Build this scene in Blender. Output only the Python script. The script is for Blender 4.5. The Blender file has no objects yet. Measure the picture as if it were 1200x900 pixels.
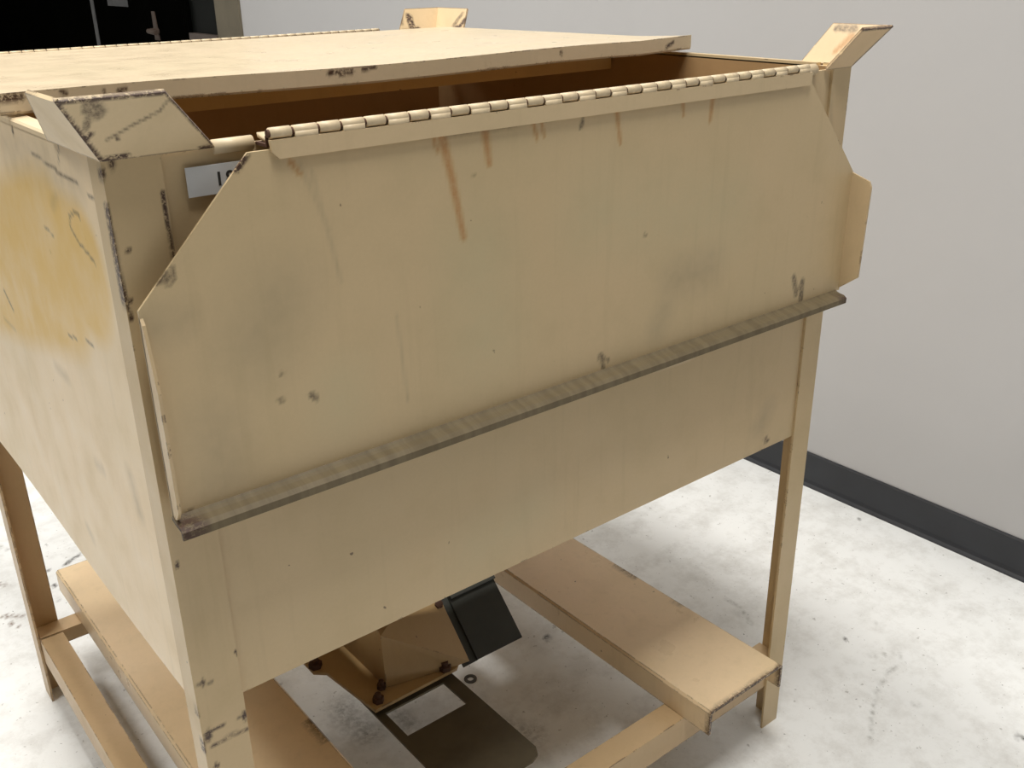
import bpy, bmesh, math, random
import numpy as np
from mathutils import Vector, Matrix, noise
random.seed(4)
S = bpy.context.scene
COL = S.collection

# ------------------------------------------------------------------ camera
yaw, pit, roll, foc = 0.67223, 0.40472, -0.01608, 1153.54
fwd = Vector((math.sin(yaw)*math.cos(pit), math.cos(yaw)*math.cos(pit), -math.sin(pit)))
rt0 = Vector((math.cos(yaw), -math.sin(yaw), 0)); up0 = rt0.cross(fwd)
rt = rt0*math.cos(roll) + up0*math.sin(roll); up = -rt0*math.sin(roll) + up0*math.cos(roll)
cd = bpy.data.cameras.new('camera'); cam = bpy.data.objects.new('camera', cd); COL.objects.link(cam)
cd.sensor_fit = 'HORIZONTAL'; cd.sensor_width = 36; cd.lens = 36*foc/1200; cd.clip_start = .02
m = Matrix.Identity(4)
for i in range(3):
    m[i][0] = rt[i]; m[i][1] = up[i]; m[i][2] = -fwd[i]
m[0][3], m[1][3], m[2][3] = -0.245, -0.8432, 1.331
cam.matrix_world = m
S.camera = cam

# ------------------------------------------------------------------ light
w = bpy.data.worlds.new('world'); S.world = w; w.use_nodes = True
w.node_tree.nodes['Background'].inputs[0].default_value = (.93, .96, 1, 1)
w.node_tree.nodes['Background'].inputs[1].default_value = .025
S.view_settings.view_transform = 'Standard'; S.view_settings.look = 'None'
S.view_settings.exposure = 0.0; S.view_settings.gamma = 1; S.view_settings.use_curve_mapping = False
for (x, y, p) in ((.15, -.7, 98), (.15, 1.6, 76), (-1.6, .5, 70), (-2.2, 3.4, 24), (.15, 4.4, 48), (-2.2, -2.8, 4)):
    ld = bpy.data.lights.new('ceiling_lamp', 'AREA'); ld.shape = 'RECTANGLE'; ld.size = .6; ld.size_y = 1.2
    ld.energy = p; ld.color = (1, .985, .95)
    lo = bpy.data.objects.new('ceiling_lamp', ld); COL.objects.link(lo); lo.location = (x, y, 4.4)

# ------------------------------------------------------------------ marks (stains, chips): shapes of their own on the paint
FLAP_MARKS = [
    ('rust', 0.008, [(0.324, -0.022, 1.175), (0.335, -0.022, 1.129), (0.347, -0.022, 1.066)]),
    ('rust', 0.004, [(0.314, -0.022, 1.176), (0.318, -0.022, 1.159)]),
    ('rust', 0.0075, [(0.378, -0.022, 1.175), (0.383, -0.022, 1.138)]),
    ('rust', 0.0045, [(0.443, -0.022, 1.177), (0.448, -0.022, 1.156)]),
    ('rust', 0.004, [(0.454, -0.022, 1.176), (0.458, -0.022, 1.158)]),
    ('rust', 0.005, [(0.567, -0.022, 1.174), (0.574, -0.022, 1.137)]),
    ('rust', 0.005, [(0.677, -0.022, 1.179), (0.68, -0.022, 1.158)]),
    ('rust', 0.006, [(0.732, -0.022, 1.177), (0.729, -0.022, 1.146)]),
    ('dirt', 0.003, [(0.515, -0.022, 1.172), (0.512, -0.022, 1.161)]),
    ('dirt', 0.007, [(0.028, -0.022, 1.087), (0.031, -0.022, 1.087)]),
    ('dirt', 0.002, [(0.033, -0.022, 1.099), (0.039, -0.022, 1.093), (0.038, -0.022, 1.083), (0.032, -0.022, 1.079)]),
    ('chip', 0.006, [(0.115, -0.022, 1.179), (0.107, -0.022, 1.171)]),
    ('dirt', 0.006, [(0.937, -0.022, 0.903), (0.947, -0.022, 0.874)]),
    ('dirt', 0.007, [(0.959, -0.022, 0.892), (0.96, -0.022, 0.862)]),
    ('dirt', 0.006, [(0.549, -0.022, 0.879), (0.555, -0.022, 0.873)]),
    ('dirt', 0.004, [(0.553, -0.022, 0.871), (0.555, -0.022, 0.859)]),
    ('dirt', 0.003, [(0.562, -0.022, 0.872), (0.564, -0.022, 0.868)]),
    ('smudge', 0.045, [(0.748, -0.022, 0.956), (0.679, -0.022, 0.949)]),
    ('smudge', 0.03, [(0.665, -0.022, 0.918), (0.65, -0.022, 0.892)]),
    ('smudge', 0.07, [(0.131, -0.022, 1.046), (0.105, -0.022, 1.01)]),
    ('green', 0.05, [(0.189, -0.022, 0.943), (0.186, -0.022, 0.915)]),
    ('green', 0.08, [(0.365, -0.022, 1.043), (0.373, -0.022, 0.943)]),
    ('smudge', 0.05, [(0.053, -0.022, 0.938), (0.054, -0.022, 0.884)]),
    ('smudge', 0.004, [(0.166, -0.022, 1.168), (0.191, -0.022, 1.101)]),
    ('smudge', 0.004, [(0.178, -0.022, 1.158), (0.199, -0.022, 1.048)]),
    ('smudge', 0.003, [(0.259, -0.022, 1.0), (0.266, -0.022, 0.902)]),
    ('dirt', 0.0025, [(0.126, -0.022, 0.972), (0.127, -0.022, 0.97)]),
    ('dirt', 0.003, [(0.121, -0.022, 0.945), (0.124, -0.022, 0.944)]),
    ('dirt', 0.004, [(0.154, -0.022, 0.942), (0.16, -0.022, 0.935)]),
    ('smudge', 0.006, [(0.146, -0.022, 1.172), (0.414, -0.022, 1.176), (0.912, -0.022, 1.171)]),
    ('rust', 0.004, [(0.158, -0.022, 1.169), (0.167, -0.022, 1.156)]),
    ('dirt', 0.003, [(0.327, -0.022, 1.174), (0.414, -0.022, 1.174), (0.461, -0.022, 1.175)]),
    ('chip', 0.007, [(0.015, -0.022, 0.855), (0.019, -0.022, 0.856)]),
    ('green', 0.09, [(0.54, -0.022, 1.061), (0.771, -0.022, 1.024)]),
    ('dirt', 0.002, [(0.62, -0.022, 1.022), (0.623, -0.022, 1.019)]),
    ('dirt', 0.002, [(0.362, -0.022, 1.13), (0.363, -0.022, 1.128)]),
    ('smudge', 0.03, [(0.013, -0.022, 1.044), (0.04, -0.022, 1.046)]),
]
POST_MARKS = [
    ('chip', 0.0022, [(-0.001, 0.0, 1.149), (0.0, 0.0, 1.125), (0.0, 0.0, 1.092), (0.001, 0.0, 1.067), (0.003, 0.0, 1.049)]),
    ('chip', 0.0025, [(0.001, 0.0, 1.18), (0.0, 0.0, 1.172)]),
    ('chip', 0.0035, [(0.009, 0.0, 1.186), (0.009, 0.0, 1.181)]),
    ('chip', 0.0025, [(0.047, 0.0, 1.155), (0.047, 0.0, 1.136), (0.048, 0.0, 1.117), (0.048, 0.0, 1.098)]),
    ('chip', 0.002, [(0.009, 0.0, 1.111), (0.013, 0.0, 1.108)]),
    ('chip', 0.003, [(0.01, -0.0, 0.651), (0.01, -0.0, 0.647)]),
    ('dirt', 0.0015, [(0.003, -0.0, 0.65), (0.021, 0.0, 0.644)]),
    ('chip', 0.003, [(-0.003, 0.0, 0.628), (-0.002, 0.0, 0.609)]),
    ('chip', 0.003, [(0.003, 0.0, 0.583), (0.017, 0.0, 0.585)]),
    ('chip', 0.005, [(0.007, 0.0, 0.585), (0.006, 0.0, 0.577)]),
    ('chip', 0.002, [(0.017, 0.0, 0.586), (0.027, 0.0, 0.583)]),
    ('chip', 0.0025, [(0.008, 0.0, 0.566), (0.032, 0.0, 0.567), (0.049, 0.0, 0.566)]),
    ('chip', 0.004, [(0.048, 0.0, 0.587), (0.048, 0.0, 0.58)]),
    ('dirt', 0.002, [(0.038, -0.0, 0.587), (0.049, -0.0, 0.583)]),
    ('chip', 0.004, [(0.009, 0.0, 0.538), (0.01, 0.0, 0.536)]),
    ('chip', 0.003, [(0.005, 0.0, 0.797), (0.005, 0.0, 0.794)]),
    ('chip', 0.0025, [(-0.0, 0.0, 0.575), (-0.001, 0.0, 0.559)]),
    ('chip', 0.003, [(0.049, 0.0, 0.67), (0.051, -0.0, 0.666)]),
    ('chip', 0.003, [(-0.004, 0.0, 0.75), (-0.003, 0.0, 0.747)]),
    ('chip', 0.003, [(-0.004, 0.0, 1.071), (0.005, 0.0, 1.066)]),
    ('smudge', 0.008, [(1.004, -0.0, 1.182), (1.023, 0.0, 1.104)]),  # shadowed gap between panel and right post flange, painted as a dark strip
    ('chip', 0.003, [(0.997, 0.0, 0.782), (1.007, 0.0, 0.677)]),
]
PANEL_MARKS = [
    ('rust', 0.0045, [(1.018, 0.004, 0.818), (1.014, 0.004, 0.747), (1.016, 0.004, 0.68)]),
    ('smudge', 0.03, [(0.924, 0.004, 0.656), (0.942, 0.004, 0.68)]),
    ('chip', 0.004, [(0.941, 0.004, 0.628), (0.95, 0.004, 0.622)]),
    ('green', 0.07, [(0.371, 0.004, 0.664), (0.454, 0.004, 0.681)]),
    ('clean', 0.004, [(0.674, 0.004, 0.82), (0.755, 0.004, 0.816)]),
]
SIDE_MARKS = [
    ('yellow', 0.1, [(0.0, 0.861, 0.926), (0.0, 0.49, 0.993), (0.0, 0.231, 1.049)]),
    ('yellow', 0.07, [(0.0, 0.467, 1.019), (0.0, 0.189, 1.067), (0.0, 0.122, 1.064)]),
    ('yellow', 0.055, [(-0.0, 0.514, 0.965), (0.0, 0.329, 1.003), (0.0, 0.173, 1.049)]),
    ('dirt', 0.0022, [(0.0, 0.107, 1.119), (0.0, 0.107, 1.123), (0.0, 0.124, 1.122), (0.0, 0.142, 1.115), (0.0, 0.146, 1.104), (0.0, 0.126, 1.093), (0.0, 0.103, 1.088), (0.0, 0.082, 1.082)]),
    ('dirt', 0.0018, [(-0.0, 0.251, 1.086), (0.0, 0.218, 1.081)]),
    ('dirt', 0.004, [(0.0, 0.529, 0.948), (0.0, 0.502, 0.929)]),
    ('smudge', 0.005, [(0.0, 0.571, 0.899), (0.0, 0.515, 0.897)]),
    ('dirt', 0.002, [(0.0, 0.159, 1.154), (0.0, 0.094, 1.154)]),
    ('dirt', 0.002, [(0.0, 0.066, 1.147), (0.0, 0.028, 1.145)]),
    ('chip', 0.003, [(0.0, 0.299, 1.189), (0.0, 0.302, 1.174)]),
    ('dirt', 0.0018, [(0.0, 0.134, 1.183), (0.0, 0.145, 1.166)]),
    ('dirt', 0.002, [(0.0, 0.242, 1.162), (0.0, 0.157, 1.157)]),
    ('smudge', 0.012, [(0.0, 0.176, 1.13), (0.0, 0.199, 1.117)]),
    ('smudge', 0.012, [(-0.0, 0.225, 0.817), (0.0, 0.2, 0.819)]),
    ('smudge', 0.014, [(-0.0, 0.335, 0.681), (0.0, 0.319, 0.674)]),
    ('smudge', 0.02, [(0.0, 0.096, 0.854), (0.0, 0.088, 0.817)]),
    ('smudge', 0.012, [(0.0, 0.331, 0.903), (0.0, 0.281, 0.903)]),
    ('dirt', 0.002, [(-0.0, 0.239, 0.967), (0.0, 0.206, 0.973)]),
    ('dirt', 0.002, [(0.0, 0.166, 0.982), (0.0, 0.143, 0.984)]),
    ('smudge', 0.03, [(0.0, 0.163, 1.148), (0.0, 0.093, 1.154)]),
    ('smudge', 0.05, [(-0.0, 0.347, 1.158), (0.0, 0.151, 1.166)]),
    ('dirt', 0.002, [(0.0, 0.032, 1.145), (0.0, 0.012, 1.026)]),
    ('chip', 0.003, [(0.0, 0.043, 0.638), (0.0, 0.04, 0.626)]),
]
LIP_MARKS = [
    ('chip', 0.007, [(0.0, 0.3, 1.212), (0.018, 0.3, 1.21)]),
    ('chip', 0.003, [(0.059, 0.3, 1.212), (0.065, 0.3, 1.21)]),
    ('chip', 0.004, [(0.121, 0.3, 1.208), (0.127, 0.3, 1.209)]),
    ('chip', 0.003, [(0.104, 0.3, 1.21), (0.104, 0.3, 1.206)]),
    ('chip', 0.0045, [(0.381, 0.3, 1.207), (0.39, 0.3, 1.208)]),
    ('chip', 0.005, [(0.397, 0.3, 1.206), (0.412, 0.3, 1.207)]),
    ('chip', 0.0035, [(0.43, 0.3, 1.208), (0.449, 0.3, 1.21)]),
    ('chip', 0.003, [(0.765, 0.3, 1.209), (0.768, 0.3, 1.205)]),
    ('chip', 0.004, [(0.991, 0.3, 1.202), (1.007, 0.3, 1.208)]),
]
GUIDE_MARKS = [
    ('dirt', 0.0016, [(0.055, -0.018, 1.236), (0.045, -0.018, 1.224), (0.029, -0.018, 1.217), (0.005, -0.018, 1.205)]),
    ('dirt', 0.009, [(-0.01, -0.018, 1.232), (-0.004, -0.018, 1.23)]),
    ('dirt', 0.004, [(-0.01, -0.018, 1.226), (-0.012, -0.018, 1.217)]),
    ('chip', 0.003, [(-0.011, -0.018, 1.209), (-0.008, -0.018, 1.211)]),
    ('chip', 0.002, [(0.013, -0.018, 1.205), (0.013, -0.018, 1.204)]),
]
FLOOR_MARKS = [
    ('dirt', 0.006, [(0.188, 1.445, 0.0), (0.207, 1.454, 0.0), (0.164, 1.431, 0.0)]),
    ('dirt', 0.005, [(0.133, 1.429, 0.0), (0.113, 1.427, 0.0)]),
    ('dirt', 0.006, [(0.185, 1.9, 0.0), (0.188, 1.885, 0.0)]),
    ('dirt', 0.004, [(0.119, 1.362, 0.0), (0.126, 1.334, 0.0)]),
    ('dirt', 0.004, [(0.106, 1.329, 0.0), (0.108, 1.283, 0.0)]),
    ('smudge', 0.006, [(0.166, 2.007, 0.0), (0.166, 1.701, 0.0)]),
    ('smudge', 0.006, [(0.065, 1.625, 0.0), (0.076, 1.59, 0.0)]),
    ('brown', 0.006, [(0.023, 1.447, 0.0), (0.027, 1.434, 0.0)]),
    ('brown', 0.006, [(-0.002, 1.304, 0.0), (0.035, 1.273, 0.0)]),
    ('brown', 0.004, [(0.002, 1.269, 0.0), (0.01, 1.242, -0.0)]),
    ('smudge', 0.004, [(1.402, -0.056, 0.0), (1.33, -0.065, 0.0), (1.27, -0.08, 0.0), (1.209, -0.108, 0.0), (1.137, -0.15, 0.0)]),
    ('smudge', 0.003, [(1.338, -0.002, 0.0), (1.41, -0.045, -0.0)]),
    ('dirt', 0.005, [(1.81, 0.318, 0.0), (1.812, 0.312, 0.0)]),
    ('smudge', 0.005, [(1.285, 0.315, -0.0), (1.276, 0.259, 0.0), (1.254, 0.218, 0.0)]),
    ('smudge', 0.006, [(1.259, 0.274, 0.0), (1.258, 0.254, 0.0)]),
    ('dirt', 0.005, [(1.36, 0.056, 0.0), (1.359, 0.049, 0.0)]),
    ('dirt', 0.006, [(1.357, -0.316, 0.0), (1.36, -0.324, 0.0)]),
    ('smudge', 0.004, [(1.459, 0.046, 0.0), (1.455, 0.041, 0.0)]),
    ('smudge', 0.004, [(1.441, -0.084, 0.0), (1.442, -0.097, 0.0)]),
    ('smudge', 0.007, [(1.292, -0.143, 0.0), (1.296, -0.156, 0.0)]),
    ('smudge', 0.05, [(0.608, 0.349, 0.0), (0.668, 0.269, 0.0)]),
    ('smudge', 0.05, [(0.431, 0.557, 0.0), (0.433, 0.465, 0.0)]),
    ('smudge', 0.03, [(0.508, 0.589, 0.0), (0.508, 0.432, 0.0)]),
    ('dirt', 0.01, [(0.88, 0.466, 0.0), (0.881, 0.465, 0.0)]),
]

KINDS = ['rust', 'dirt', 'chip', 'smudge', 'green', 'yellow', 'clean', 'brown']
SOFT = {'smudge', 'green', 'yellow', 'clean'}
def paint(me, marks, axis, val, tol=.02, base=None):
    """write one float attribute per kind of mark, measured on the surface itself"""
    n = len(me.vertices); co = np.empty(n*3, 'f'); me.vertices.foreach_get('co', co); co = co.reshape(-1, 3)
    keep = [a for a in range(3) if a != axis]
    P = co[:, keep]; near = np.abs(co[:, axis]-val) < tol
    out = {k: np.zeros(n, 'f') for k in KINDS}
    if base:
        for k, v in base.items(): out[k][:] = v
    wob = np.array([noise.noise(Vector(c)*90) for c in co], 'f')
    for kind, r, pts in marks:
        pts = np.array(pts)[:, keep]; d = np.full(n, 9., 'f')
        L = len(pts)-1
        for i in range(L):
            a, b = pts[i], pts[i+1]; ab = b-a; t = np.clip(((P-a)@ab)/max(ab@ab, 1e-9), 0, 1)
            dd = np.linalg.norm(P-a-t[:, None]*ab, axis=1)
            if kind == 'rust': dd = dd*(1+.5*(i+t)/L)
            d = np.minimum(d, dd)
        if kind == 'yellow': v = np.clip((1.15-d/r)/.3, 0, 1)
        elif kind in SOFT: v = np.clip(1-d/r, 0, 1)*(1+.35*wob)
        elif kind == 'rust': v = np.clip((1-d/r)*1.5, 0, 1)
        else: v = np.clip((1-d/r*(1+(.3*wob if r > .004 else 0)))*2.2, 0, 1)
        out[kind] = np.maximum(out[kind], v*near)
    for k, v in out.items():
        a = me.attributes.new('m_'+k, 'FLOAT', 'POINT'); a.data.foreach_set('value', np.ascontiguousarray(v, 'f'))

# ------------------------------------------------------------------ materials
def mat(name):
    m = bpy.data.materials.new(name); m.use_nodes = True
    return m, m.node_tree, m.node_tree.nodes['Principled BSDF']
def N(nt, t, **kw):
    n = nt.nodes.new(t)
    for k, v in kw.items():
        if isinstance(k, str) and hasattr(n, k): setattr(n, k, v)
    return n
def noi(nt, scale, detail=4, rough=.6, vec=None, stretch=None):
    tc = N(nt, 'ShaderNodeNewGeometry'); src = tc.outputs['Position']
    if stretch:
        mp = N(nt, 'ShaderNodeMapping'); mp.inputs['Scale'].default_value = stretch
        nt.links.new(src, mp.inputs[0]); src = mp.outputs[0]
    n = N(nt, 'ShaderNodeTexNoise'); n.inputs['Scale'].default_value = scale
    n.inputs['Detail'].default_value = detail; n.inputs['Roughness'].default_value = rough
    nt.links.new(src, n.inputs['Vector']); return n.outputs['Fac']
def ramp(nt, src, a, b, lo=0., hi=1.):
    r = N(nt, 'ShaderNodeMapRange'); r.inputs[1].default_value = a; r.inputs[2].default_value = b
    r.inputs[3].default_value = lo; r.inputs[4].default_value = hi; nt.links.new(src, r.inputs[0]); return r.outputs[0]
def mth(nt, op, a, b=None):
    n = N(nt, 'ShaderNodeMath', operation=op)
    for i, v in enumerate((a, b)):
        if v is None: continue
        if isinstance(v, (int, float)): n.inputs[i].default_value = v
        else: nt.links.new(v, n.inputs[i])
    return n.outputs[0]
def mix(nt, fac, a, b):
    n = N(nt, 'ShaderNodeMix', data_type='RGBA')
    for s, v in ((0, fac), (6, a), (7, b)):
        if isinstance(v, (int, float)): n.inputs[s].default_value = v
        elif isinstance(v, tuple): n.inputs[s].default_value = (*v, 1)
        else: nt.links.new(v, n.inputs[s])
    return n.outputs[2]
def attr(nt, k):
    a = N(nt, 'ShaderNodeAttribute', attribute_name='m_'+k); return a.outputs['Fac']

CREAM = (.65, .485, .28)
def paint_mat(name, base=CREAM, wear=.5, rough=.38, marked=True, dirty=0.):
    m, nt, b = mat(name)
    big = noi(nt, 3.2, 3); mid = noi(nt, 14, 5)
    c = mix(nt, ramp(nt, big, .35, .7), base, tuple(x*f for x, f in zip(base, (.93, .95, .93))))
    c = mix(nt, ramp(nt, mid, .5, .78, 0, .30), c, tuple(x*f for x, f in zip(base, (.74, .76, .70))))
    drip = noi(nt, 60, 3, .6, stretch=(1, 1, .06))
    c = mix(nt, ramp(nt, drip, .55, .75, 0, .22), c, tuple(x*f for x, f in zip(base, (.72, .72, .66))))
    fine = noi(nt, 230, 3)
    c = mix(nt, ramp(nt, fine, .3, .7, 0, .10), c, tuple(x*.7 for x in base))
    sp = noi(nt, 75, 2, .5)
    c = mix(nt, ramp(nt, sp, .775, .80, 0, .8), c, (.10, .055, .03))
    if dirty:
        st = noi(nt, 30, 4, .6, stretch=(3.2, .2, .3))
        c = mix(nt, ramp(nt, st, .38, .62, dirty*.72, min(1, dirty*1.25)), c, (.115, .085, .042))
    if marked:
        brk = noi(nt, 210, 4, .75)
        for k, colr, st in (('yellow', (.78, .50, .12), .85), ('green', (.50, .46, .28), .30), ('smudge', (.27, .22, .14), .32), ('clean', (.85, .7, .5), .8)):
            f = mth(nt, 'MULTIPLY', attr(nt, k), ramp(nt, mid, .3, .6, st*.75, st)); c = mix(nt, f, c, colr)
        f = mth(nt, 'MULTIPLY', attr(nt, 'rust'), ramp(nt, brk, .3, .6, .55, .8)); c = mix(nt, f, c, (.44, .20, .05))
        f = mth(nt, 'MULTIPLY', attr(nt, 'dirt'), ramp(nt, brk, .35, .6, .35, .85)); c = mix(nt, f, c, (.09, .062, .035))
        f = mth(nt, 'MULTIPLY', attr(nt, 'chip'), ramp(nt, brk, .40, .50, .25, 1)); c = mix(nt, f, c, (.060, .028, .016))
    if wear:
        bv = N(nt, 'ShaderNodeBevel'); bv.samples = 4; bv.inputs[0].default_value = .0035
        g = N(nt, 'ShaderNodeNewGeometry'); d = N(nt, 'ShaderNodeVectorMath', operation='DOT_PRODUCT')
        nt.links.new(bv.outputs[0], d.inputs[0]); nt.links.new(g.outputs['True Normal'], d.inputs[1])
        e = ramp(nt, d.outputs['Value'], .99, .88)
        wn = noi(nt, 26, 5, .75)
        e = mth(nt, 'MULTIPLY', e, ramp(nt, wn, .66-.22*wear, .70-.20*wear))
        c = mix(nt, e, c, (.080, .038, .020))
    nt.links.new(c, b.inputs['Base Color'])
    nt.links.new(ramp(nt, mid, .3, .7, rough-.05, rough+.12), b.inputs['Roughness'])
    b.inputs['Specular IOR Level'].default_value = .5
    bp = N(nt, 'ShaderNodeBump'); bp.inputs['Strength'].default_value = .10; bp.inputs['Distance'].default_value = .002
    nt.links.new(mid, bp.inputs['Height']); nt.links.new(bp.outputs[0], b.inputs['Normal'])
    return m
def plain(name, col, rough=.5, metal=0., var=.25, scale=20):
    m, nt, b = mat(name)
    c = mix(nt, ramp(nt, noi(nt, scale, 5), .35, .7), col, tuple(x*(1-var) for x in col))
    nt.links.new(c, b.inputs['Base Color']); b.inputs['Roughness'].default_value = rough; b.inputs['Metallic'].default_value = metal
    return m
M_BODY = paint_mat('cream_paint', wear=.35)
M_SIDE_LIT = paint_mat('lit_side_paint', base=(.90, .70, .455), wear=.35)  # same cream paint, lightened to carry the stronger light on the sides
M_FRAME = paint_mat('worn_cream_paint', base=(.60, .42, .235), wear=.8, marked=True)
M_LID = paint_mat('lid_paint', base=(.65, .52, .35), wear=.6, rough=.30)
M_LIP = paint_mat('grimy_paint', base=(.25, .19, .105), wear=0, rough=.6, dirty=.72)
M_IN_SHADE = paint_mat('shaded_inner_paint', base=(.42, .25, .11), wear=0, rough=.6, marked=False)  # darker brown holds the shade and interreflection inside the hopper
M_STIFF = paint_mat('stiffener_paint', base=(.60, .40, .17), wear=0, rough=.6, marked=False)
M_CHUTE = paint_mat('chute_paint', base=(.50, .33, .15), wear=.5, marked=False)
M_GUIDE = paint_mat('guide_paint', base=(.70, .54, .33), wear=1.0)
M_RUSTGUIDE = paint_mat('rusty_guide_paint', base=(.72, .52, .30), wear=1.4)
M_BLACK = plain('black_rubber_sheet', (.045, .047, .038), .62, scale=12)
M_STEEL = plain('dull_gate_steel', (.11, .09, .055), .5, .2)
M_RUST = plain('rusty_steel', (.10, .045, .025), .8, scale=90)
M_KNUCK = paint_mat('rubbed_paint', base=(.76, .60, .39), wear=0, rough=.42, marked=False, dirty=.12)

# ------------------------------------------------------------------ mesh helpers
def link(name, me, m, parent=None):
    o = bpy.data.objects.new(name, me); COL.objects.link(o); o.parent = parent
    if m: me.materials.append(m)
    return o
def obj(name, bm, m, parent=None, smooth=False):
    me = bpy.data.meshes.new(name); bm.normal_update(); bm.to_mesh(me); bm.free()
    if smooth: me.polygons.foreach_set('use_smooth', [True]*len(me.polygons))
    return link(name, me, m, parent)
def box(bm, a, b):
    x0, y0, z0 = a; x1, y1, z1 = b
    v = [bm.verts.new(p) for p in ((x0,y0,z0),(x1,y0,z0),(x1,y1,z0),(x0,y1,z0),(x0,y0,z1),(x1,y0,z1),(x1,y1,z1),(x0,y1,z1))]
    for f in ((3,2,1,0),(4,5,6,7),(0,1,5,4),(1,2,6,5),(2,3,7,6),(3,0,4,7)): bm.faces.new([v[i] for i in f])
def hexa(bm, lo, hi):
    """closed solid between two rings with the same number of corners"""
    n = len(lo); A = [bm.verts.new(p) for p in lo]; B = [bm.verts.new(p) for p in hi]
    bm.faces.new(A[::-1]); bm.faces.new(B)
    for i in range(n): bm.faces.new((A[i], A[(i+1) % n], B[(i+1) % n], B[i]))
    bmesh.ops.recalc_face_normals(bm, faces=bm.faces)
def slab(bm, pts, off):
    off = Vector(off); hexa(bm, [Vector(p) for p in pts], [Vector(p)+off for p in pts])
def extrude_prof(bm, prof, axis, a, b):
    """profile (two coords) swept along an axis"""
    def P(q, t):
        return {0: (t, q[0], q[1]), 1: (q[0], t, q[1]), 2: (q[0], q[1], t)}[axis]
    hexa(bm, [P(q, a) for q in prof], [P(q, b) for q in prof])
def cyl(bm, c0, c1, r, n=14):
    c0, c1 = Vector(c0), Vector(c1); d = (c1-c0).normalized(); a = d.orthogonal().normalized(); b = d.cross(a)
    R = [[c+(a*math.cos(2*math.pi*i/n)+b*math.sin(2*math.pi*i/n))*r for i in range(n)] for c in (c0, c1)]
    hexa(bm, R[0], R[1])
def dice(bm, step, axes=(0, 1, 2)):
    for ax in axes:
        cs = [v.co[ax] for v in bm.verts]; lo, hi = min(cs), max(cs); k = int((hi-lo)/step)
        no = [0, 0, 0]; no[ax] = 1
        for i in range(1, k):
            t = lo+(hi-lo)*i/k; co = [0, 0, 0]; co[ax] = t
            bmesh.ops.bisect_plane(bm, geom=bm.verts[:]+bm.edges[:]+bm.faces[:], plane_co=co, plane_no=no)
def plate(name, m, parent, poly, axis, c0, c1, step, marks=(), mv=None, base=None, warp=None):
    """a sheet: outline poly in the plane normal to axis, a fine grid on the face at c0, thickness to c1"""
    keep = [a for a in range(3) if a != axis]
    us = [p[0] for p in poly]; vs = [p[1] for p in poly]
    nu = max(2, int((max(us)-min(us))/step)); nv = max(2, int((max(vs)-min(vs))/step))
    def P(u, v, c):
        q = [0, 0, 0]; q[keep[0]] = u; q[keep[1]] = v; q[axis] = c; return Vector(q)
    bm = bmesh.new(); G = [[bm.verts.new(P(min(us)+(max(us)-min(us))*i/nu, min(vs)+(max(vs)-min(vs))*j/nv, c0)) for j in range(nv+1)] for i in range(nu+1)]
    for i in range(nu):
        for j in range(nv): bm.faces.new((G[i][j], G[i+1][j], G[i+1][j+1], G[i][j+1]))
    area = sum(poly[i][0]*poly[(i+1) % len(poly)][1]-poly[(i+1) % len(poly)][0]*poly[i][1] for i in range(len(poly)))
    s = 1 if area > 0 else -1
    for i in range(len(poly)):
        a, b = poly[i], poly[(i+1) % len(poly)]; n2 = (s*(b[1]-a[1]), -s*(b[0]-a[0]))
        if abs(n2[0]) < 1e-6 or abs(n2[1]) < 1e-6:
            if abs(a[0]-b[0]) < 1e-6 and (abs(a[0]-min(us)) < 1e-6 or abs(a[0]-max(us)) < 1e-6): continue
            if abs(a[1]-b[1]) < 1e-6 and (abs(a[1]-min(vs)) < 1e-6 or abs(a[1]-max(vs)) < 1e-6): continue
        bmesh.ops.bisect_plane(bm, geom=bm.verts[:]+bm.edges[:]+bm.faces[:], plane_co=P(a[0], a[1], c0), plane_no=P(n2[0], n2[1], 0), clear_outer=True)
    r = bmesh.ops.extrude_face_region(bm, geom=bm.faces[:])
    d = [0, 0, 0]; d[axis] = c1-c0
    bmesh.ops.translate(bm, vec=d, verts=[g for g in r['geom'] if isinstance(g, bmesh.types.BMVert)])
    bmesh.ops.recalc_face_normals(bm, faces=bm.faces)
    if warp:
        for v in bm.verts: v.co += Vector(warp(v.co))
    o = obj(name, bm, m, parent)
    paint(o.data, list(marks), axis, c0 if mv is None else mv, base=base)
    return o
def structure(o): o['kind'] = 'structure'; return o
def thing(name, label, cat, loc=(0, 0, 0), group=None):
    o = bpy.data.objects.new(name, None); COL.objects.link(o); o.location = loc; o.empty_display_size = .1
    o['label'] = label; o['category'] = cat
    if group: o['group'] = group
    return o

# ------------------------------------------------------------------ the room
def axis_lines(lo, hi, a, b, step, coarse):
    L = []; t = lo
    while t < a: L.append(t); t += coarse
    t = a
    while t < b: L.append(t); t += step
    t = b
    while t < hi: L.append(t); t += coarse
    return L+[hi]
xs = axis_lines(-4, 2.0, -.15, 1.9, .009, .4); ys = axis_lines(-4, 9, -.45, 2.1, .009, .4)
X, Y = np.meshgrid(xs, ys, indexing='ij'); vv = np.stack([X, Y, X*0], -1).reshape(-1, 3)
nx, ny = len(xs), len(ys); I = np.arange(nx*ny).reshape(nx, ny)
ff = np.stack([I[:-1, :-1], I[1:, :-1], I[1:, 1:], I[:-1, 1:]], -1).reshape(-1, 4)
fm = bpy.data.meshes.new('floor'); fm.from_pydata(vv.tolist(), [], ff.tolist()); fm.update()
m, nt, b = mat('painted_concrete')
c = mix(nt, ramp(nt, noi(nt, 1.3, 4), .35, .7), (.90, .90, .88), (.83, .83, .81))
c = mix(nt, ramp(nt, noi(nt, 11, 7, .75), .46, .70, 0, .6), c, (.56, .54, .50))
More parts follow.
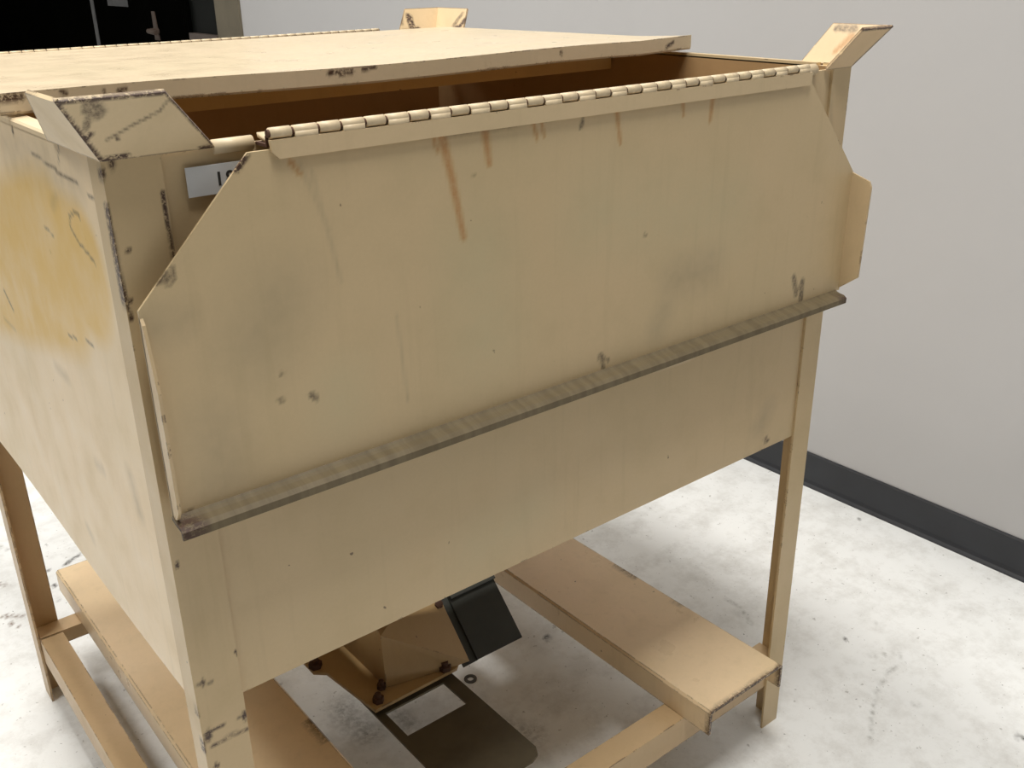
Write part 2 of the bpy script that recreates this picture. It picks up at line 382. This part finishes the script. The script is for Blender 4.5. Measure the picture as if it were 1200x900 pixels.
c = mix(nt, ramp(nt, noi(nt, 55, 3, .6), .675, .71, 0, .55), c, (.32, .30, .27))
c = mix(nt, ramp(nt, noi(nt, 130, 2, .5), .72, .75, 0, .7), c, (.13, .12, .10))
brk = noi(nt, 70, 4, .7)
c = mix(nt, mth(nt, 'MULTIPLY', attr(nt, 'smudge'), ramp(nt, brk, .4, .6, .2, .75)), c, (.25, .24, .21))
c = mix(nt, mth(nt, 'MULTIPLY', attr(nt, 'dirt'), ramp(nt, brk, .4, .55, .4, 1)), c, (.06, .05, .045))
c = mix(nt, mth(nt, 'MULTIPLY', attr(nt, 'brown'), ramp(nt, brk, .4, .55, .2, .9)), c, (.17, .10, .06))
nt.links.new(c, b.inputs['Base Color']); nt.links.new(ramp(nt, noi(nt, 9, 6, .7), .3, .7, .28, .5), b.inputs['Roughness'])
bp_ = N(nt, 'ShaderNodeBump'); bp_.inputs['Strength'].default_value = .25; bp_.inputs['Distance'].default_value = .003
nt.links.new(noi(nt, 45, 5, .7), bp_.inputs['Height']); nt.links.new(bp_.outputs[0], b.inputs['Normal'])
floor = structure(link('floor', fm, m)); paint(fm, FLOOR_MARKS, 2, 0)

WX = 1.865
M_WALL = plain('grey_wall_paint', (.515, .505, .50), .55, var=.04, scale=1.5)
bm = bmesh.new(); box(bm, (WX, -4, 0), (WX+.12, 3.81, 4.5)); structure(obj('wall_right', bm, M_WALL))
bm = bmesh.new(); box(bm, (WX, 3.81, 0), (WX+.12, 4.47, .985)); box(bm, (WX, 3.81, 2.2), (WX+.12, 9, 4.5)); structure(obj('wall_right_rear', bm, M_WALL))
bm = bmesh.new(); box(bm, (-4, 9, 0), (WX+.12, 9.12, 4.5)); structure(obj('wall_back', bm, M_WALL))
bm = bmesh.new(); box(bm, (-4, -4, 4.5), (WX+.12, 9.12, 4.6)); structure(obj('ceiling', bm, plain('ceiling_white', (.7, .7, .68), .8, var=.03)))
M_BASE = plain('black_vinyl_base', (.022, .024, .030), .42, var=.3, scale=8)
bm = bmesh.new()
extrude_prof(bm, [(WX, 0), (WX-.013, 0), (WX-.013, .004), (WX-.008, .010), (WX-.006, .02), (WX-.006, .094), (WX-.003, .098), (WX, .098)], 1, -3.98, 8.98)
structure(obj('baseboard_right', bm, M_BASE))
M_WFRAME = plain('taupe_window_frame', (.17, .145, .10), .45, var=.25, scale=6)
M_GLASS = plain('dark_tinted_glass', (.006, .007, .006), .35, var=.3, scale=3)
M_GLASS.node_tree.nodes['Principled BSDF'].inputs['Specular IOR Level'].default_value = .08
bm = bmesh.new(); box(bm, (WX+.02, 4.1, 1.0), (WX+.035, 4.47, 2.2))
win = structure(obj('window_1', bm, M_GLASS))
bm = bmesh.new(); box(bm, (WX-.012, 3.812, .99), (WX+.06, 3.95, 2.2)); box(bm, (WX-.004, 3.95, .99), (WX+.06, 4.1, 2.2)); obj('window_jamb', bm, M_WFRAME, win)
bm = bmesh.new(); box(bm, (WX-.012, 4.1, .985), (WX+.02, 4.45, 1.018)); obj('window_sill', bm, plain('sill_grey', (.11, .085, .07), .35, var=.2), win)
M_DOOR = plain('black_door', (.002, .002, .0016), .8, var=.3, scale=3)
M_DOOR.node_tree.nodes['Principled BSDF'].inputs['Specular IOR Level'].default_value = 0
for n_, (y0, y1) in enumerate(((4.47, 5.96), (6.02, 8.98))):
    bm = bmesh.new(); box(bm, (WX+.0, y0, .0), (WX+.04, y1, 2.2)); dr = structure(obj('door_%d' % (n_+1), bm, M_DOOR))
    bm = bmesh.new(); box(bm, (WX-.004, y0+.04, .25), (WX, y0+.06, 2.1)); box(bm, (WX-.004, y1-.06, .25), (WX, y1-.04, 2.1)); obj('door_bead', bm, M_DOOR, dr)
    if n_ == 0:
        bm = bmesh.new(); slab(bm, [(WX-.006, 4.93, 1.11), (WX-.006, 4.97, 1.11), (WX-.006, 4.97, .96), (WX-.006, 4.90, .96)], (.006, 0, 0)); cyl(bm, (WX-.006, 4.90, 1.01), (WX-.05, 4.90, 1.01), .016); cyl(bm, (WX-.05, 4.93, 1.01), (WX-.05, 4.82, 1.005), .013)
        obj('door_handle', bm, plain('dull_bronze', (.12, .085, .065), .4, .3), dr)
        bm = bmesh.new(); box(bm, (WX-.003, 5.34, 1.125), (WX, 5.69, 1.20)); obj('door_plate', bm, plain('grey_plate', (.09, .09, .09), .5), dr)
bm = bmesh.new(); box(bm, (WX-.004, 5.96, 0), (WX+.04, 6.02, 2.2)); t1 = structure(obj('trim_1', bm, plain('door_edge_grey', (.13, .13, .13), .35, var=.6, scale=14)))

# ------------------------------------------------------------------ the bin
W, D0, D1, H, ZB = 1.056, .985, 1.035, 1.19, .611
BIN = thing('stackable_hopper_bin', 'large worn cream steel hopper bin on four legs with a hanging front flap', 'bin')
def yb(x): return D0+(D1-D0)*x/W      # the back edge runs slightly out of square

# panels
f1 = plate('front_panel', M_BODY, BIN, [(.004, ZB), (W-.004, ZB), (W-.004, H-.004), (.004, H-.004)], 1, .004, .008, .006, PANEL_MARKS)
f1['label'] = 'flat cream front panel below the flap'
plate('side_panel', M_SIDE_LIT, BIN, [(.006, ZB), (D0-.006, ZB), (D0-.006, H-.004), (.006, H-.004)], 0, .004, .008, .0035, SIDE_MARKS, mv=0,
      warp=lambda c: (.0015*math.sin(c.y*7+c.z*5), 0, 0))['label'] = 'cream side panel with a yellow patch and scribbles'
plate('side_panel', M_SIDE_LIT, BIN, [(.006, ZB), (D1-.006, ZB), (D1-.006, H-.004), (.006, H-.004)], 0, W-.004, W-.008, .03)
bm = bmesh.new(); hexa(bm, [(.01, yb(0)-.008, ZB), (W-.01, yb(W)-.008, ZB), (W-.01, yb(W)-.004, ZB), (.01, yb(0)-.004, ZB)],
                           [(.01, yb(0)-.008, H-.002), (W-.01, yb(W)-.008, H-.002), (W-.01, yb(W)-.004, H-.002), (.01, yb(0)-.004, H-.002)])
obj('back_panel', bm, M_BODY, BIN)
# inner lining of brown paint, interior shade and bounced light put into its colour
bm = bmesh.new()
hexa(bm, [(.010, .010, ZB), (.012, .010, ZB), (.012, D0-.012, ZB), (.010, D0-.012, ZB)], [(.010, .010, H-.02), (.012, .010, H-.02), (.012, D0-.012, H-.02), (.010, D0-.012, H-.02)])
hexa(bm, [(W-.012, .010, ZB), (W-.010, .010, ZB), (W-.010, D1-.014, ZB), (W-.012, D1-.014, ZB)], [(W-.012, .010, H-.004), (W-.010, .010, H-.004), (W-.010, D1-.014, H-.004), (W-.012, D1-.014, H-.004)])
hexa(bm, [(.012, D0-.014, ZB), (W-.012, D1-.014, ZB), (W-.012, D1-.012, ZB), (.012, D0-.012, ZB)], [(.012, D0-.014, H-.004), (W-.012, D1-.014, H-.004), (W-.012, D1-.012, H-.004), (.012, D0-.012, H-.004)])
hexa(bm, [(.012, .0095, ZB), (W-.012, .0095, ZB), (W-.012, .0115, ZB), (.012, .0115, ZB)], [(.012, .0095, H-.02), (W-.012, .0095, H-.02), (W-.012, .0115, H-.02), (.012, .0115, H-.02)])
o = obj('inner_lining', bm, M_IN_SHADE, BIN); o['label'] = 'brown inside faces with the shade put into the colour'
# hopper bottom, four slopes down to the outlet
OX0, OX1, OY0, OY1, OZ = .40, .70, .36, .66, .335
top = [(.012, .012, ZB+.012), (W-.012, .012, ZB+.012), (W-.012, D1-.02, ZB+.012), (.012, D0-.02, ZB+.012)]
bot = [(OX0, OY0, OZ), (OX1, OY0, OZ), (OX1, OY1, OZ), (OX0, OY1, OZ)]
bm = bmesh.new(); A = [bm.verts.new(p) for p in top]; B = [bm.verts.new(p) for p in bot]
for i in range(4): bm.faces.new((A[i], A[(i+1) % 4], B[(i+1) % 4], B[i]))
o = obj('hopper_bottom', bm, M_CHUTE, BIN); md = o.modifiers.new('thickness', 'SOLIDIFY'); md.thickness = .004
# top rims
def rim(name, a, b, r=.0085):
    bm = bmesh.new(); cyl(bm, a, b, r, 12); return obj(name, bm, M_KNUCK, BIN, True)
rim('top_rim', (.098, .004, H-.004), (.135, .004, H-.004), .0065)
rim('top_rim', (.925, .004, H-.004), (.975, .006, H-.002), .008)
bm = bmesh.new(); extrude_prof(bm, [(.004, H-.006), (.0045, H-.002), (.007, H), (.022, H+.001), (.022, H-.003), (.008, H-.005), (.006, H-.006)], 1, .04, D0-.05)
obj('top_rim', bm, M_KNUCK, BIN)
bm = bmesh.new(); extrude_prof(bm, [(W-.012, H-.006), (W-.012, H), (W, H), (W, H-.02), (W-.004, H-.02), (W-.004, H-.006)], 1, .05, D1-.05)
obj('top_rim', bm, M_BODY, BIN)

# four angle-iron legs, each continuing up as the corner post
def leg(cx, cy, sx, sy, fx, fy, marks=()):
    t = .004; bm = bmesh.new()
    def bx(x0, x1, y0, y1): box(bm, (min(x0, x1), min(y0, y1), 0), (max(x0, x1), max(y0, y1), H))
    pr = [(cx, cy), (cx+sx*fx, cy), (cx+sx*fx, cy+sy*t), (cx+sx*t, cy+sy*t), (cx+sx*t, cy+sy*fy), (cx, cy+sy*fy)]
    if sx*sy < 0: pr = pr[::-1]
    extrude_prof(bm, pr, 2, 0, H)
    if marks: dice(bm, .004, (2,)); dice(bm, .002, (0,)); dice(bm, .007, (1,))
    o = obj('leg', bm, M_FRAME if not marks else M_POST, BIN)
    paint(o.data, list(marks), 1, cy, tol=.01)
    return o
M_POST = paint_mat('post_paint', base=(.64, .475, .27), wear=.35)
L1 = leg(0, 0, 1, 1, .050, .035, POST_MARKS); L2 = leg(W, 0, -1, 1, .043, .045, POST_MARKS)
L3 = leg(0, D0, 1, -1, .050, .045); L4 = leg(W, D1, -1, -1, .050, .045)

# flared stacking guides on the posts
def guide(parent, cx, cy, sx, sy, bx_, tx, by, ty, m, marks=(), marks2=()):
    g = .036; t = .003; z0, z1 = H-.004, H+.050
    def P(u, v, z): return Vector((cx+sx*u, cy+sy*v, z))
    a = [P(0, 0, z0), P(bx_, 0, z0), P(tx, -g, z1), P(-g, -g, z1)]
    bm = bmesh.new(); slab(bm, a, (0, sy*t, t*.8)); dice(bm, .002, (0,)); dice(bm, .002, (2,))
    o = obj('stacking_guide', bm, m, parent); paint(o.data, list(marks), 1, cy, tol=.06)
    b = [P(0, 0, z0), P(0, by, z0), P(-g, ty, z1), P(-g, -g, z1)]
    bm = bmesh.new(); slab(bm, b, (sx*t, 0, t*.8)); dice(bm, .004, (1,)); dice(bm, .003, (2,)); o2 = obj('stacking_guide', bm, m, parent); paint(o2.data, list(marks2), 0, cx, tol=.06)
    return o, o2
guide(L1, 0, 0, 1, 1, .099, .049, .150, .045, M_GUIDE, GUIDE_MARKS+[('chip', .0028, [(-.036, 0, 1.240), (.049, 0, 1.240)]), ('chip', .0035, [(-.036, 0, 1.24), (0, 0, 1.187), (.022, 0, 1.189)]), ('chip', .0022, [(.049, 0, 1.24), (.099, 0, 1.187)]), ('chip', .003, [(.085, 0, 1.187), (.098, 0, 1.188)])])
guide(L2, W, 0, -1, 1, .060, .036, .085, .060, M_RUSTGUIDE, [('chip', .003, [(1.02, 0, 1.24), (1.092, 0, 1.24)]), ('dirt', .004, [(1.092, 0, 1.24), (1.058, 0, 1.19)])], [('chip', .008, [(0, .008, 1.200), (0, .0, 1.222)]), ('chip', .006, [(0, -.01, 1.226), (0, -.02, 1.236)]), ('brown', .006, [(0, .03, 1.23), (0, .05, 1.22)]), ('dirt', .006, [(0, .02, 1.235), (0, .05, 1.235)]), ('rust', .008, [(0, .02, 1.225), (0, .035, 1.205)])])
guide(L3, 0, D0, 1, -1, .099, .049, .12, .05, M_RUSTGUIDE)
guide(L4, W-.004, D1, -1, -1, .10, .055, .10, .075, M_RUSTGUIDE, [('chip', .009, [(.975, 0, 1.196), (.995, 0, 1.196), (1.012, 0, 1.20)]), ('chip', .011, [(.998, 0, 1.205), (1.0, 0, 1.225)]), ('dirt', .006, [(.985, 0, 1.235), (.975, 0, 1.215)])], [('chip', .008, [(0, .975, 1.20), (0, .96, 1.205), (0, .94, 1.235)]), ('dirt', .007, [(0, .98, 1.21), (0, .97, 1.23)])])

# lower frame of angle iron
def rail(name, a, b, axis, prof):
    bm = bmesh.new(); extrude_prof(bm, prof, axis, a, b); dice(bm, .05, (axis,)); o = obj(name, bm, M_FRAME, BIN); paint(o.data, [], 0, 0); return o
zr = .15; t = .005
rail('base_rail', .006, W-.006, 0, [(.0045, zr), (.050, zr), (.050, zr-t), (.0095, zr-t), (.0095, zr-.054), (.0045, zr-.054)])
rail('base_rail', .051, D0-.051, 1, [(.0045, zr), (.046, zr), (.046, zr-t), (.0095, zr-t), (.0095, zr-.054), (.0045, zr-.054)])
rail('base_rail', .006, W-.006, 0, [(D0-.0045, zr), (D0-.046, zr), (D0-.046, zr-t), (D0-.0095, zr-t), (D0-.0095, zr-.054), (D0-.0045, zr-.054)])

# two inverted channels for the forks
def channel(x0, x1, y0, y1, m):
    z1 = .198; z0 = zr+.0005; t = .005; c = .004
    bm = bmesh.new()
    extrude_prof(bm, [(x0, z0), (x0, z1-c), (x0+c, z1), (x1-c, z1), (x1, z1-c), (x1, z0), (x1-t, z0), (x1-t, z1-t), (x0+t, z1-t), (x0+t, z0)], 1, y0, y1)
    dice(bm, .006, (1,)); dice(bm, .02, (0,)); o = obj('fork_channel', bm, m, BIN)
    paint(o.data, [('chip', .007, [(x0, y0, 0), (x1, y0, 0)]), ('chip', .006, [(x1, .30, 0), (x1, .36, 0)]), ('chip', .005, [(x1, .18, 0), (x1, .20, 0)])], 2, 0, tol=1); return o
M_CHAN = paint_mat('channel_paint', base=(.86, .65, .41), wear=1.0, rough=.30)
channel(.083, .281, -.05, 1.082, M_CHAN); channel(.790, .980, -.050, 1.082, M_CHAN)

# discharge chute under the hopper
CH = bpy.data.objects.new('discharge_chute', None); COL.objects.link(CH); CH.parent = BIN; CH.location = (0, 0, 0)
bm = bmesh.new()
v = [bm.verts.new(p) for p in [(.411, .335, .206), (.532, .305, .206), (.560, .300, .206), (.560, .640, .206), (.411, .640, .206),
                               (.413, .345, .306), (.560, .420, .330), (.560, .640, .345), (.411, .640, .345), (.425, .440, .345)]]
for f in ((0, 1, 5), (5, 1, 2), (5, 2, 6), (5, 6, 9), (9, 6, 7, 8), (2, 3, 7, 6), (3, 4, 8, 7), (0, 5, 9, 8, 4), (4, 3, 2, 1, 0)): bm.faces.new([v[i] for i in f])
bmesh.ops.recalc_face_normals(bm, faces=bm.faces); obj('chute_body', bm, M_CHUTE, CH)
bm = bmesh.new(); slab(bm, [(.368, .301, .199), (.533, .301, .199), (.566, .33, .199), (.566, .66, .199), (.335, .66, .199), (.335, .452, .199), (.352, .436, .199)], (0, 0, .006))
obj('chute_flange', bm, M_CHUTE, CH)
for p, r in (((.383, .316, .205), .010), ((.515, .312, .205), .012), ((.345, .462, .205), .012), ((.403, .338, .207), .008)):
    bm = bmesh.new(); cyl(bm, p, (p[0], p[1], p[2]+.009), r, 6); cyl(bm, (p[0], p[1], p[2]+.009), (p[0], p[1], p[2]+.016), r*.55, 10); obj('bolt', bm, M_RUST, CH)
bm = bmesh.new(); cyl(bm, (.550, .378, .285), (.550, .372, .292), .008, 6); obj('bolt', bm, M_RUST, CH)
# black sheet lying on the 45 degree slope beside it
bm = bmesh.new(); slab(bm, [(.578, .300, .200), (.678, .298, .200), (.678, .42, .322), (.578, .42, .322)], (0, .006, -.006))
slab(bm, [(.578, .3795, .2835), (.678, .3795, .2835), (.678, .3865, .2905), (.578, .3865, .2905)], (0, -.005, .005))
o = obj('rubber_flap', bm, M_BLACK, CH); o['label'] = 'black sheet beside the cream chute'
bm = bmesh.new(); slab(bm, [(.561, .302, .197), (.580, .302, .197), (.580, .42, .315), (.561, .42, .315)], (0, .02, -.02))
obj('chute_bracket', bm, M_BLACK, CH)
# slide gate plate with its hand slot
bm = bmesh.new(); z = .186
for a, b_ in (((.37, .232), (.528, .11)), ((.503, .30), (.528, .232)), ((.37, .30), (.385, .232))):
    box(bm, (a[0], b_[1], z), (b_[0], a[1], z+.004))
slab(bm, [(.37, .11, z), (.37, .075, z), (.385, .062, z), (.505, .062, z), (.520, .068, z), (.528, .082, z), (.528, .11, z)], (0, 0, .004))
box(bm, (.37, .30, z), (.528, .62, z+.004))
o = obj('slide_gate', bm, M_STEEL, CH); o['label'] = 'dark slide gate plate with a square slot'

# lid over the rear of the opening
ZL = 1.213; YF = .30
def lidz(x, y): return ZL + .0018*math.sin(x*9+.6)*(1-(y-YF)/.7) - .010*(y-YF) + .004*max(0, (x-.93)/.1)*(1-min(1, (y-YF)/.12))
LX0, LX1 = -.004, 1.050
LID = bpy.data.objects.new('lid', None); COL.objects.link(LID); LID.parent = BIN
bm = bmesh.new(); n = 90; rows = []
prof = [(YF, -.021), (YF, -.004), (YF+.0015, -.001), (YF+.005, 0)] + [(YF+.02+k*.045, 0) for k in range(16)]
for i in range(n+1):
    x = LX0+(LX1-LX0)*i/n; r = []
    for (y, dz) in prof: yy = min(y, yb(x)-.004); r.append(bm.verts.new((x, yy, lidz(x, yy)+dz)))
    rows.append(r)
for i in range(n):
    for j in range(len(prof)-1):
        try: bm.faces.new((rows[i][j], rows[i+1][j], rows[i+1][j+1], rows[i][j+1]))
        except ValueError: pass
bmesh.ops.remove_doubles(bm, verts=bm.verts, dist=1e-5)
dicex = []
o = obj('lid_sheet', bm, M_LID, LID, False)
sub = o.modifiers.new('thickness', 'SOLIDIFY'); sub.thickness = .003; sub.offset = -1
paint(o.data, [], 1, YF)
lipm = plate('lid_lip', M_LID, LID, [(LX0, ZL-.0185), (LX1, ZL-.0185), (LX1, ZL+.001), (LX0, ZL+.001)], 1, YF-.0012, YF+.0012, .003, LIP_MARKS, mv=YF,
      warp=lambda c: (0, 0, lidz(c.x, YF)-ZL))
lipm['label'] = 'folded front lip of the lid with paint chips'
bm = bmesh.new(); box(bm, (.016, .47, 1.155), (1.036, .473, 1.2075)); box(bm, (.016, .473, 1.155), (1.036, .492, 1.158))
obj('lid_stiffener', bm, M_STIFF, LID)['label'] = 'brown crosswise angle under the lid'
# back hinge of the lid
nk = 46
for k in range(nk):
    x0 = .0+k*(.905/nk); x1 = x0+.905/nk-.0022
    bm = bmesh.new(); zz = lidz(x0, yb(x0))+.0015
    cyl(bm, (x0, yb(x0), zz-.0015), (x1, yb(x1), zz-.0015), .0032, 8); kn = obj('hinge_knuckle', bm, M_KNUCK, LID, True)
bm = bmesh.new(); cyl(bm, (0, yb(0), 1.205), (.905, yb(.905), 1.205), .0024, 8); obj('hinge_pin', bm, M_RUST, LID)

# front drop flap hanging from its piano hinge
FL = bpy.data.objects.new('drop_flap', None); COL.objects.link(FL); FL.parent = BIN
poly = [(.003, .858), (1.058, .858), (1.058, 1.040), (1.020, 1.085), (.925, 1.182), (.131, 1.182), (.001, 1.060)]
poly = [(.003, .858), (1.058, .858), (1.058, 1.040), (.928, 1.182), (.118, 1.182), (.003, 1.062)]
face = plate('flap_sheet', M_FLAP if 'M_FLAP' in globals() else paint_mat('flap_paint', base=(.63, .475, .275), wear=.45), FL, poly, 1, -.022, -.019, .0035, FLAP_MARKS)
M_EDGE = paint_mat('edge_paint', base=(.62, .46, .27), wear=.5)
bm = bmesh.new(); slab(bm, [(.003, -.020, .858), (.003, -.020, 1.058), (.003, -.026, 1.050), (.003, -.037, .99), (.003, -.037, .870), (.003, -.030, .860)], (.003, 0, 0))
obj('flap_side_edge', bm, M_EDGE, FL)
bm = bmesh.new(); slab(bm, [(1.055, -.020, .860), (1.055, -.020, 1.040), (1.055, -.052, 1.030), (1.055, -.056, 1.022), (1.055, -.053, .885)], (.003, 0, 0))
obj('flap_side_edge', bm, M_EDGE, FL)
# bottom lip, folded outwards with a rounded bend
bm = bmesh.new()
extrude_prof(bm, [(-.019, .8595), (-.0222, .8605), (-.025, .8585), (-.029, .857), (-.038, .8555), (-.043, .852), (-.043, .844), (-.040, .844), (-.039, .852), (-.027, .8535), (-.019, .856)], 0, .002, 1.048)
dice(bm, .01, (0,))
lip = obj('flap_lip', bm, M_LIP, FL); paint(lip.data, [('chip', .012, [(.004, -.04, .85), (.016, -.045, .85)]), ('chip', .008, [(1.045, -.04, .85), (1.038, -.045, .85)])], 1, 0, tol=2)
lip['label'] = 'grimy folded bottom edge of the flap'
# hinge: leaf on the flap, knuckles alternating with those of the bin
bm = bmesh.new(); x0, x1 = .1385, .929
slab(bm, [(x0, -.0225, 1.1905), (x0+.0015, -.0225, 1.180), (x0+.008, -.0225, 1.1735), (x1-.004, -.0225, 1.1735), (x1-.001, -.0225, 1.180), (x1-.001, -.0225, 1.1905)], (0, -.0035, 0))
leaf = obj('hinge_leaf', bm, M_FRAMELEAF if 'M_FRAMELEAF' in globals() else paint_mat('leaf_paint', base=(.68, .515, .31), wear=.3, marked=False), FL)
kp = .0490/2
for k in range(32):
    a = x0+k*kp; own = k % 2 == 1
    bm = bmesh.new(); g = .0008 if own else .0022
    cyl(bm, (a+g, -.0208, 1.1957), (a+kp-g, -.0208, 1.1957), .0050 if own else .0051, 16)
    if own: slab(bm, [(a+g, -.0225, 1.188), (a+kp-g, -.0225, 1.188), (a+kp-g, -.0225, 1.1957), (a+g, -.0225, 1.1957)], (0, -.0034, 0))
    else: slab(bm, [(a+g, -.0150, 1.186), (a+kp-g, -.0150, 1.186), (a+kp-g, .004, 1.190), (a+g, .004, 1.190)], (0, 0, .004))
    obj('hinge_knuckle', bm, M_KNUCK, FL if own else f1, True)
bm = bmesh.new(); cyl(bm, (x0, -.0208, 1.1957), (x0+32*kp, -.0208, 1.1957), .0036, 10); obj('hinge_pin', bm, M_RUST, FL)
# bin-side strap, its dark strip painting the shade between box knuckles and leaf
bm = bmesh.new(); box(bm, (x0, -.0180, 1.1835), (x1, -.0165, 1.1935)); box(bm, (x0, -.0165, 1.1835), (x1, .004, 1.1865)); obj('hinge_strap_shade', bm, M_RUST, f1)

# inventory label on the front panel, partly behind the flap
M_PAPER = plain('white_label', (.62, .63, .64), .4, var=.05)
bm = bmesh.new(); box(bm, (.0690, -.0006, 1.146), (.130, .0002, 1.172)); LB = obj('inventory_label', bm, M_PAPER, BIN); LB['label'] = 'white printed sticker'
fc = bpy.data.curves.new('digits', 'FONT'); fc.body = '18'; fc.size = .0165; fc.extrude = .0002; fc.offset = .0004; fc.space_character = 1.25
to = bpy.data.objects.new('digits', fc); COL.objects.link(to); to.rotation_euler = (math.radians(90), 0, 0)
bpy.context.view_layer.update()
tm = bpy.data.meshes.new_from_object(to.evaluated_get(bpy.context.evaluated_depsgraph_get())); bpy.data.objects.remove(to)
d = link('printed_digits', tm, plain('label_ink', (.03, .03, .03), .5), LB); d.rotation_euler = (math.radians(90), 0, 0); d.location = (.0945, -.0007, 1.1535)

# small washer lying on the floor under the chute
bm = bmesh.new(); n = 20; R = [[bm.verts.new((r*math.cos(2*math.pi*i/n), r*math.sin(2*math.pi*i/n), z)) for i in range(n)] for r, z in ((.013, 0), (.013, .002), (.0065, .002), (.0065, 0))]
for q in range(4):
    for i in range(n): bm.faces.new((R[q][i], R[q][(i+1) % n], R[(q+1) % 4][(i+1) % n], R[(q+1) % 4][i]))
bmesh.ops.recalc_face_normals(bm, faces=bm.faces)
wa = obj('washer', bm, plain('washer_steel', (.09, .085, .075), .45, .6)); wa.location = (.675, .463, 0)
wa['label'] = 'small dark washer lying on the floor under the bin'; wa['category'] = 'washer'

# the main sheet of each assembly is the part, its fittings are the sub-parts
for emp, main in ((LID, 'lid_sheet'), (FL, 'flap_sheet'), (CH, 'chute_body')):
    nm = emp.name; kids = list(emp.children); mo = next(k for k in kids if k.name == main)
    bpy.data.objects.remove(emp); mo.parent = BIN; mo.name = nm
    for k in kids:
        if k is not mo: k.parent = mo
